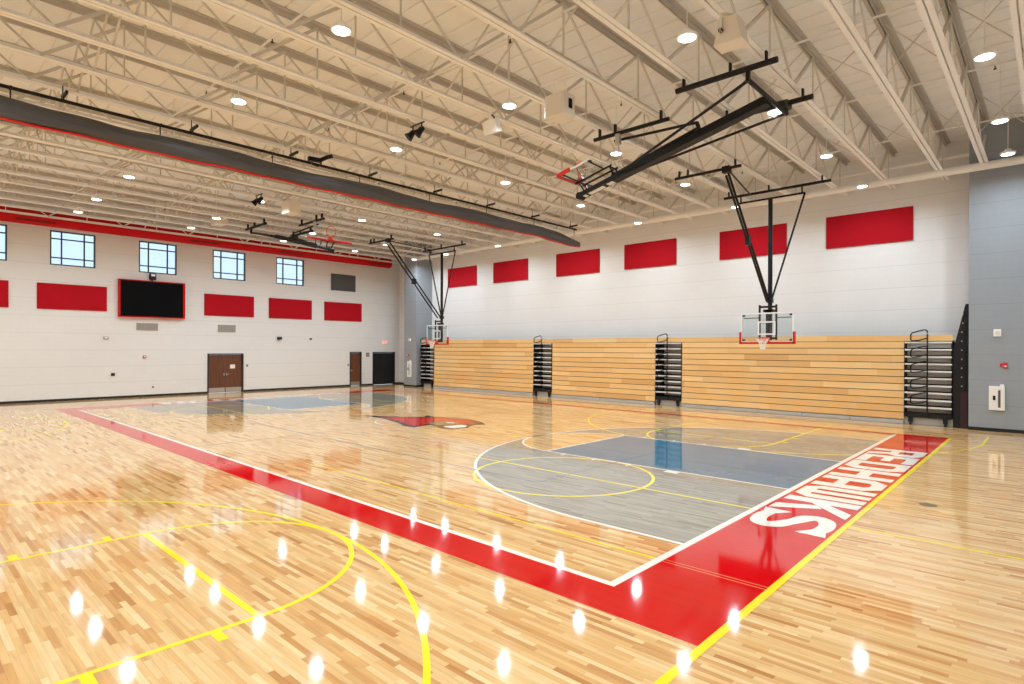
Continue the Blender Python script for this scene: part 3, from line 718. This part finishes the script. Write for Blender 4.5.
def aisle(a, b, lab, dp=2.6):
    t = thing('bleacher_aisle', lab, 'bleacher stairs', ((a+b)/2, BF, 0), 'folded aisle stair stacks'); w = b-a
    for k in range(11):
        z = .48+.815*k
        if k: 
            MB().box(a+.06, b-.06, BF-.03, BF+.5, z+.62, z+.79).build('tread', M['tread'], t)
            MB().box(a+.14, b-.13, BF+dp, BF+dp+.06, z+.1, z+.72).build('riser', M['riser'] if k < 10 else M['tread'], t)
    MB().box(a+.14, b-.13, BF+dp+.1, YF-.15, .9, 9.4).build('understructure', M['blackmatte'], t)
    for x in (a+.04, b-.12): MB().box(x, x+.09, BF+.02, BF+dp+.15, .9, 9.4).build('side_plate', M['black'], t)
    MB().box(a+.1, b-.1, BF-.12, BF+.3, .85, 1.35).build('carriage_beam', M['black'], t)
    for x in (a+w*.14, b-w*.14):
        l = MB().box(x-.2, x+.2, BF-.1, BF+.2, .3, .85).build('caster_bracket', M['black'], t)
        MB().tube([(x-.1,BF+.05,.2),(x+.1,BF+.05,.2)], .2, 14).build('caster_wheel', M['blackmatte'], l, off=t['loc'])
    MB().box(a-.02, b+.02, BF+.32, BF+.4, .03, .84).build('kick_panel', M['kick'], t)
    # centre handrail with stacked loops
    cx = a+w*.5; yy = BF-.3
    MB().tube([(cx,yy,1.0),(cx,yy,10.3)], .075, 10).build('rail_post', M['black'], t, smooth=True)
    for k, zt in enumerate((10.75, 8.9, 7.2, 5.4, 3.7)):
        L = w*.34; h = 1.15
        pts = [(cx,yy,zt-.35),(cx-.03,yy-.05,zt-.1),(cx-.2,yy-.1,zt),(cx-L*.5,yy-.15,zt-.12),(cx-L*.92,yy-.25,zt-.35),(cx-L,yy-.28,zt-.55),(cx-L,yy-.28,zt-h+.05),(cx-L*.9,yy-.25,zt-h-.08),(cx-L*.5,yy-.15,zt-h-.02),(cx-.12,yy-.05,zt-h+.18),(cx,yy,zt-h+.25)]
        MB().tube(pts, .075, 8).build('rail_loop', M['black'], t, smooth=True)
aisle(-89.4, -84.95, 'dark folded aisle stairs at the far end beside the gray pier')
aisle(-57.0, -52.7, 'dark folded aisle stairs between the far and middle wooden banks')
aisle(-32.55, -28.25, 'dark folded aisle stairs between the middle and near wooden banks')
aisle(-.78, 3.68, 'folded aisle stairs with looped black handrail next to the near gray pier', 1.0)
def end_rail(x0, x1, lab, s=1):
    t = thing('bleacher_end_rail', lab, 'end rail', (x0, BF, 0), 'folded bleacher end rails')
    MB().prism([(x0,0),(x1,0),(x1,13.5),(x1-.22,13.5),(x0+.1,9.0),(x0,8.6)], BF+.12, YF-.3, 'y').build('side_panel', M['black'], t)
    for k in range(9):
        z = 4.6+k*.98; xx = x1-.5 if z < 11 else x1-.42
        MB().tube([(xx,BF+.02,z),(xx+.2,BF-.04,z+.05),(xx+.34,BF+.05,z+.3),(xx+.34,BF+.14,z+.6)], .05, 8).build('nested_rail', M['black'], t, smooth=True)
        MB().box(xx-.06, xx+.04, BF+.02, BF+.12, z-.1, z+.06).build('rail_bolt', M['steel'], t)
    MB().box(x1-.62, x1-.02, BF+.04, BF+.12, .02, 3.9).build('infill_panel', M['maroon'], t)
end_rail(3.72, 5.0, 'tall black folded end rail between the near aisle stairs and the gray pier')

# ------------------------------------------------------------------ backboard builder in local axes
def board_parts(t, O, D, N, S):
    """O board bottom centre, D down axis, N front normal, S sideways axis"""
    O, D, N, S = Vector(O), Vector(D), Vector(N), Vector(S); U = -D
    P = lambda s, u, n: tuple(O + S*s + U*u + N*n)
    MB().obox(P(0,1.75,0), S, U, N, 3, 1.75, .03).build('glass_backboard', M['acrylic'], t)
    fr = MB()
    for (s, u, hs, hu) in ((0,.07,3,.07),(0,3.43,3,.07),(-2.93,1.75,.07,1.68),(2.93,1.75,.07,1.68)):
        fr.obox(P(s,u,0), S, U, N, hs, hu, .06)
    fr.build('board_frame', M['white'], t)
    sq = MB()
    for (s, u, hs, hu) in ((0,.98,1,.08),(0,2.4,1,.08),(-.92,1.69,.08,.63),(.92,1.69,.08,.63)):
        sq.obox(P(s,u,.045), S, U, N, hs, hu, .01)
    sq.build('shooter_square', M['white'], t)
    pd = MB()
    pd.obox(P(0,-.05,0), S, U, N, 3.12, .13, .14)
    for s in (-3.05, 3.05): pd.obox(P(s,.55,0), S, U, N, .12, .7, .14)
    pd.build('edge_padding', M['red_pad'], t)
    ln = MB()
    for s, u in ((-2.75,3.2),(2.75,3.2),(-2.75,.3),(2.75,.3)): ln.obox(P(s,u,-.06), S, U, N, .22, .1, .04)
    ln.build('corner_clamps', M['black'], t)
    # rim
    rc = 1.25; ru = .5
    rim = MB(); ring = [P(.75*math.cos(a), ru, rc+.75*math.sin(a)) for a in [2*pi*i/28 for i in range(29)]]
    rim.tube(ring, .045, 8, cap=False)
    rim.obox(P(0,ru-.15,.12), S, U, N, .35, .28, .1)
    rim.obox(P(0,ru-.03,.38), S, U, N, .3, .05, .2)
    for s in (-.3, .3): rim.tube([P(s,ru-.3,.15), P(s*1.3,ru-.04,.75)], .04, 6)
    rim.build('rim', M['orange'], t, smooth=True)
    return P
def net_part(t, c):
    """hanging net under a level rim centred at c"""
    nb = MB(); n = 12; lev = [(0,.72),(-.3,.52),(-.6,.38),(-.95,.3),(-1.3,.27)]
    for k in range(n):
        for sgn in (1, -1):
            pts = []
            for i, (dz, r) in enumerate(lev):
                a = 2*pi*(k + sgn*.5*i)/n
                pts.append((c[0]+r*math.cos(a), c[1]+r*math.sin(a), c[2]+dz))
            nb.tube(pts, .022, 5)
    nb.build('net', M['net'], t)
# suspended side hoops of the cross courts (mast hangs down, board faces -Y)
def hanging_hoop(cx, lab, shift):
    t = thing('hanging_basketball_hoop', lab, 'basketball hoop', (cx, 52.6, 9), 'lowered side-court hoops')
    yb = 52.3; ym = 53.4
    P = board_parts(t, (cx,yb,9.3), (0,0,-1), (0,-1,0), (1,0,0))
    net_part(t, (cx, yb-1.25, 9.78))
    # ladder frame behind the glass
    fm = MB()
    for s in (-.95, .95): fm.box(cx+s-.09, cx+s+.09, yb+.3, yb+.5, 9.6, 13.75)
    for z in (9.8, 11.7, 13.5): fm.box(cx-1, cx+1, yb+.32, yb+.48, z-.12, z+.12)
    for s in (-2.7, 2.7):
        for z in (9.4, 12.2): fm.bar((cx+s,yb+.06,z),(cx+s*.35,yb+.4,z+.02),.1,.1)
    fm.build('mounting_frame', M['black'], t)
    ct = MB().box(cx-.28, cx+.28, yb+.5, ym-.2, 9.6, 13.2).box(cx-.6, cx+.6, yb+.5, ym, 12.9, 13.2)
    ct.build('height_adjuster', M['black'], t)
    MB().tube([(cx,ym,9.9),(cx,ym,26.4)], .25, 14).build('mast', M['black'], t, smooth=True)
    MB().box(cx-.3, cx+.3, ym-.3, ym+.3, 14.0, 14.5).build('mast_clamp', M['black'], t)
    # V side struts to the cross bar
    w = 3.8
    for s in (-1, 1): MB().tube([(cx+s*.15,ym,14.3),(cx+s*w,ym,26.4)], .115, 8).build('side_strut', M['black'], t, smooth=True)
    MB().tube([(cx-w,ym,26.4),(cx+w,ym,26.4)], .115, 10).build('pivot_bar', M['black'], t, smooth=True)
    for s in (-w+.3, w-.3): MB().box(cx+s-.06, cx+s+.06, ym-.1, ym+.1, 26.4, 27.2).build('hanger', M['black'], t)
    MB().tube([(cx-5.6+shift,ym,27.3),(cx+6.5+shift,ym,27.3)], .16, 10).build('rear_header_pipe', M['black'], t, smooth=True)
    # forward braces up to the front header
    for k in (0, 1): MB().tube([(cx-.05,ym-.2-.75*k,14.2-.05*k),(cx-.25,41.75-.5*k,26.95-.45*k)], .13, 8).build('front_brace', M['black'], t, smooth=True)
    MB().box(cx-.4, cx+.05, 46.6, 47.4, 20.0, 21.0).build('brace_lock', M['black'], t)
    MB().tube([(cx-6.1,41.5,27.3),(cx+1.2,41.5,27.3)], .15, 10).build('front_header_pipe', M['black'], t, smooth=True)
    MB().box(cx-.7, cx+.1, 41.2, 41.8, 26.85, 27.5).build('hoist_bracket', M['black'], t)
    MB().tube([(cx-.2,41.9,27.1),(cx-2.2,ym-.3,27.1)], .09, 8).build('spacer_tube', M['black'], t, smooth=True)
    for x in (cx-5.6, cx-4.6, cx+.6):
        MB().box(x-.06, x+.06, 41.35, 41.65, 27.3, 28.05).build('beam_clamp', M['black'], t)
    for x in (cx-5.0+shift, cx-.2, cx+5.6+shift):
        MB().box(x-.06, x+.06, ym-.15, ym+.15, 27.3, 28.05).build('beam_clamp', M['black'], t)
hanging_hoop(-12.85, 'glass basketball hoop hanging from a black mast in front of the near bleachers', 0)
hanging_hoop(-72.7, 'glass basketball hoop hanging lowered in front of the far end of the bleachers', 0)
# main-court hoops folded up under the roof
def folded_hoop(px, sx, lab):
    """pivot at X=px, swings toward sx*X"""
    th = math.radians(13.4)
    D = Vector((sx*math.cos(th), 0, -math.sin(th))); N = Vector((sx*math.sin(th), 0, math.cos(th))); S = Vector((0,1,0))
    C = Vector((px, 25.4, 26.55))
    t = thing('folded_basketball_hoop', lab, 'basketball hoop', tuple(C), 'main-court hoops folded up')
    A = lambda d, n, s: tuple(C + D*d + N*n + S*s)
    MB().bar(A(.2,0,0), A(13.6,0,0), .85, .6).build('mast', M['black'], t)
    MB().bar(A(5.2,.4,-.5), A(13.6,.25,-.3), .12, .18).bar(A(5.2,.4,.5), A(13.6,.25,.3), .12, .18).build('mast_rails', M['black'], t)
    MB().bar(A(13.0,0,0), A(17.4,-.05,0), .95, .35).build('mast_extension', M['black'], t)
    for d0, d1 in ((13.6,14.3),(14.7,16.3),(16.6,16.9)):
        MB().obox(A((d0+d1)/2,.05 if d0 > 14.4 else .2, .0), D, S, N, (d1-d0)/2, .26, .2).build('counterweight_plate', M['steel'], t)
        MB().obox(A((d0+d1)/2,-.24,.0), D, S, N, (d1-d0)/2, .26, .02).build('label_plate', M['white'], t)
    MB().tube([A(17.3,-.05,-.35), A(17.3,-.05,.35)], .33, 14).build('end_roller', M['black'], t, smooth=True)
    # board above the mast, rim up
    Ob = A(17.2, 1.25, 0)
    P = board_parts(t, Ob, D, N, S)
    fm = MB()
    for s in (-1, 1):
        fm.bar(P(s*.5,-.1,-.2), P(s*.5,3.9,-.2), .13, .13)
        fm.bar(P(s*.5,.3,-.2), A(16.6,.1,s*.35), .13, .13); fm.bar(P(s*.5,3.7,-.2), A(13.4,.1,s*.35), .13, .13)
        for u in (.35, 3.1): fm.bar(P(s*2.75,u,-.06), P(s*.5,u,-.2), .1, .1)
    for u in (.3, 3.6): fm.bar(P(-.5,u,-.2), P(.5,u,-.2), .13, .13)
    fm.build('mounting_frame', M['black'], t)
    # collapsed net lying on the rim
    nb = MB()
    for k in range(10):
        a = 2*pi*k/10
        p0 = Vector(P(.74*math.cos(a),.5,1.25+.74*math.sin(a)))
        p1 = Vector(P(.5*math.cos(a+.3),1.3,1.15+.45*math.sin(a+.3))); p2 = Vector(P(.42*math.cos(a+.6),1.7,.75+.3*math.sin(a+.6)))
        nb.tube([p0,p1,p2], .025, 5)
    nb.build('net', M['net'], t)
    # axle between the two pivot headers and long side braces
    MB().tube([A(0,0,-4.1), A(0,0,3.5)], .16, 10).build('pivot_axle', M['black'], t, smooth=True)
    MB().tube([A(0,.05,-4.0), A(13.2,.05,-.35)], .11, 8).build('side_brace', M['black'], t, smooth=True)
    MB().tube([A(0,.05,3.5), A(13.2,.05,.35)], .11, 8).build('side_brace', M['black'], t, smooth=True)
    for y0, n in ((21.2,'a'), (28.75,'b')):
        MB().tube([(px+sx*5.2,y0,27.3),(px-sx*1.9,y0,27.3)], .2, 10).build('pivot_header_pipe', M['black'], t, smooth=True)
        MB().box(px-.12, px+.12, y0-.12, y0+.12, 26.4, 27.3).build('pivot_hanger', M['black'], t)
        for dx in (sx*4.6, sx*1.2, -sx*1.2):
            MB().box(px+dx-.06, px+dx+.06, y0-.15, y0+.15, 27.2, 28.05).build('beam_clamp', M['black'], t)
    MB().tube([(px+sx*15.2,25.2,27.2),(px+sx*7.9,25.2,27.2)], .17, 10).build('hoist_header_pipe', M['black'], t, smooth=True)
    for dx in (14.6, 13.0, 8.6): MB().box(px+sx*dx-.06, px+sx*dx+.06, 25.05, 25.35, 27.2, 28.05).build('beam_clamp', M['black'], t)
    MB().tube([(px+sx*13.2,25.4,26.7),(px+sx*5.6,25.4,26.35)], .12, 8).tube([(px+sx*5.6,25.4,26.35),tuple(Vector(A(5.4,.3,0)))], .16, 8).build('fold_brace', M['black'], t, smooth=True)
    MB().tube([(px+sx*12.7,25.2,27.1),(px+sx*12.7,25.2,26.2)], .28, 12).build('hoist_pulley', M['steel'], t)
    MB().tube([(px+sx*12.7,25.2,26.2),A(12.4,.3,0)], .03, 6).tube([(px+sx*12.7,25.2,26.2),A(13.2,.3,.3)], .025, 6).build('hoist_cable', M['steel'], t)
    MB().box(px-.4, px+.4, 27.8, 28.8, 26.75, 27.25).build('winch_motor', M['darkframe'], t)
folded_hoop(-3.2, -1, 'main basketball hoop folded up under the roof, nearest the camera')
folded_hoop(-80.8, 1, 'main basketball hoop folded up under the roof in front of the windows')

# ------------------------------------------------------------------ divider curtain
t = thing('divider_curtain', 'rolled charcoal divider curtain with red hem hanging across the gym', 'curtain', (-42,10,25))
mb = MB(); N = 220; K = 36; yA, yB = -34.0, 54.9
vs = []; fs = []
for i in range(N+1):
    u = i/N; y = yA+(yB-yA)*u
    sag = .10*math.sin(u*pi*2*8.5)**2 + .06*math.sin(u*41)
    tail = max(0, (u-.9)/.1); rr = 1-.45*tail**2
    for k in range(K):
        a = 2*pi*k/K
        rx = .62*(1+.07*math.sin(3*a+u*23)+.05*math.sin(5*a-u*51)+.035*math.sin(9*a+u*80))*rr
        rz = (.78+.05*math.sin(u*33+1))*(1+.06*math.sin(4*a+u*37)+.035*math.sin(8*a-u*64))*rr
        vs.append((-42+rx*math.cos(a), y, 25.15-sag*.6-tail*.55*(1-math.cos(u*60)*.15)+rz*math.sin(a)))
for i in range(N):
    for k in range(K):
        k2 = (k+1) % K; fs.append((i*K+k, i*K+k2, (i+1)*K+k2, (i+1)*K+k))
fs.append(tuple(range(K))); fs.append(tuple(N*K+k for k in range(K)))
mb.add(vs, fs); mb.build('curtain_roll', M['curtain'], t, smooth=True)
mb = MB()
L = [];
for i in range(N+1):
    u = i/N; y = yA+(yB-yA)*u; tail = max(0, (u-.9)/.1); sag = .10*math.sin(u*pi*2*8.5)**2 + .06*math.sin(u*41)
    zb = 25.15-sag*.6-tail*.6-.76*(1-.45*tail**2)
    L.append((-41.8, y, zb))
mb.tube(L, [.09]*len(L), 8); mb.build('red_hem', M['curtain_red'], t, smooth=True)
MB().tube([(-42,YN+.3,26.75),(-42,54.3,26.75)], .13, 10).build('track_pipe', M['black'], t, smooth=True)
for k in range(10):
    y = -31.5+9.4*k
    MB().tube([(-42,y+.6,26.7),(-42,y+.6,25.8)], .045, 6).tube([(-42.25,y+.6,26.75),(-41.75,y+.6,26.75)], .1, 8).build('lift_strap', M['black'], t)
for y in (-26.9, -18.0, -9.07, -.2, 8.7, 17.6, 26.6, 35.5, 44.4, 53.3):
    MB().bar((-42.6,y,27.15),(-41.1,y+.03,27.2),.17,.2).build('support_arm', M['black'], t)
    MB().tube([(-42,y,27.1),(-42,y,26.8)], .04, 6).tube([(-42.4,y,27.2),(-42.4,y,28.0)], .04, 6).build('drop_rod', M['black'], t)
MB().bar((-42.0,10.3,27.15),(-41.9,11.6,27.2),.4,.4).build('winch_motor', M['black'], t)
MB().tube([(-42,11.6,27.3),(-41.5,12.0,27.55),(-41.0,12.3,27.65)], .2, 12).build('winch_gear_case', M['black'], t, smooth=True)
MB().tube([(-41.8,10.6,26.95),(-41.8,10.5,26.6),(-41.8,11.2,26.5),(-41.8,11.6,26.95)], .07, 8).build('winch_cable_guard', M['darkframe'], t, smooth=True)

# ------------------------------------------------------------------ boxes, speakers and spots hung from the joists
def speaker(c, w, d, h, lab, wedge=False, disp=True):
    t = thing('ceiling_speaker', lab, 'speaker', c)
    x, y, z = c
    if wedge:
        b = MB().prism([(x-w*.32,z+h/2),(x+w*.32,z+h/2),(x+w/2,z-h/2),(x-w/2,z-h/2)], y-d/2, y+d/2, 'y')
        b.build('cabinet', M['offwhite'], t, bevel=.04)
        MB().tube([(x-w*.2,y-d/2-.12,z-.1),(x-w*.2,y-d/2-.12,z+h*.62),(x-w*.1,y-d*.2,z+h*.72),(x+w*.1,y+d*.2,z+h*.72),(x+w*.1,y+d/2+.12,z+h*.6)], .09, 8).build('yoke_bracket', M['offwhite'], t, smooth=True)
        MB().tube([(x-w*.2,y-d/2-.2,z),(x-w*.2,y-d/2,z)], .12, 10).build('yoke_knob', M['darkframe'], t)
    else:
        b = MB().box(x-w/2, x+w/2, y-d/2, y+d/2, z-h/2, z+h/2); b.build('cabinet', M['offwhite'], t, bevel=.08)
        MB().box(x-w/2+.12, x+w/2-.12, y-d/2-.04, y-d/2, z-h/2+.12, z+h/2-.12).build('grille_cloth', M['offwhite'], t)
        if disp: MB().box(x+w/2, x+w/2+.05, y-.1, y+.28, z-.25, z+.42).build('connector_plate', M['black'], t)
        for dx in (-w*.35, w*.35): MB().tube([(x+dx,y,z+h/2),(x+dx,y,28.02)], .04, 6).build('hanging_rod', M['cream'], t)
        MB().tube([(x-w,y,28.05),(x+w,y,28.05)], .07, 8).build('support_channel', M['cream'], t)
speaker((-14.45,15.2,26.0), 1.75, 1.4, 1.65, 'large offwhite box speaker hung left of the near folded hoop')
speaker((-1.45,14.2,26.25), 1.6, 1.15, 1.45, 'offwhite wedge speaker with yoke above the near folded hoop', wedge=True)
speaker((-62.3,18.6,27.0), 2.2, 1.6, 1.7, 'pale box speaker beyond the curtain right of the paired black spotlights', disp=False)
speaker((-82.6,17.1,28.1), 2.6, 1.5, 1.5, 'pale box speaker beyond the curtain near the window wall', disp=False)
t = thing('ceiling_flood_panel', 'small white tilted panel box hung from a joist by the bright light', 'panel box', (-22.4,16.3,27))
MB().obox((-22.4,16.2,26.9), (1,0,0), (0,.94,.34), (0,-.34,.94), .75, .32, .52).build('case', M['white'], t, bevel=.03)
MB().tube([(-22.4,16.3,27.4),(-22.3,16.4,27.75),(-22.6,16.4,28.0)], .07, 8).build('hook', M['darkframe'], t)
def spots(c, lab):
    t = thing('paired_spotlights', lab, 'spotlight', c); x, y, z = c
    MB().bar((x-.9,y,z+.75),(x+1.0,y,z+.75),.1,.1).build('mounting_bar', M['darkframe'], t)
    for s, dx in ((-1,-.55),(1,.65)):
        MB().tube([(x+dx,y,z+.7),(x+dx,y,z+.25)], .07, 8).build('stem', M['darkframe'], t)
        MB().tube([(x+dx+.2,y+.1,z+.3),(x+dx,y,z+.2),(x+dx-.12,y-.15,z-.05),(x+dx-.25,y-.35,z-.28)], [.14,.24,.28,.42], 14).build('lamp_head', M['black'], t, smooth=True)
spots((-28.8,13.4,27.2), 'pair of black spotlights hung on the camera side of the curtain')
spots((-59.8,13.2,26.5), 'pair of black spotlights hung beyond the curtain above a bright light')

# ------------------------------------------------------------------ world and view
w = bpy.data.worlds.new('World'); scn.world = w; w.use_nodes = True; nt = w.node_tree
bg = nt.nodes['Background']; bg.inputs['Strength'].default_value = 1.0
tc = nt.nodes.new('ShaderNodeTexCoord'); sp = nt.nodes.new('ShaderNodeSeparateXYZ'); nt.links.new(tc.outputs['Generated'], sp.inputs[0])
cr = nt.nodes.new('ShaderNodeValToRGB'); cr.color_ramp.elements[0].color = (.62,.81,1.0,1); cr.color_ramp.elements[1].color = (.46,.70,1.0,1)
cr.color_ramp.elements[0].position = .0; cr.color_ramp.elements[1].position = .9
nt.links.new(sp.outputs['Z'], cr.inputs['Fac']); nt.links.new(cr.outputs[0], bg.inputs['Color'])
SKY = 1.2
bg.inputs['Strength'].default_value = SKY
for o in list(bpy.data.objects):
    if 'loc' in o.keys(): del o['loc']
vs_ = scn.view_settings; vs_.view_transform = 'Standard'; vs_.look = 'None'; vs_.gamma = 1; vs_.use_curve_mapping = False
vs_.exposure = 0.12
cy = scn.cycles
cy.max_bounces = 10; cy.diffuse_bounces = 6; cy.glossy_bounces = 4; cy.transparent_max_bounces = 12
cy.sample_clamp_indirect = 6; cy.caustics_reflective = False; cy.caustics_refractive = False
cy.use_denoising = True
try: cy.denoiser = 'OPENIMAGEDENOISE'
except Exception: pass
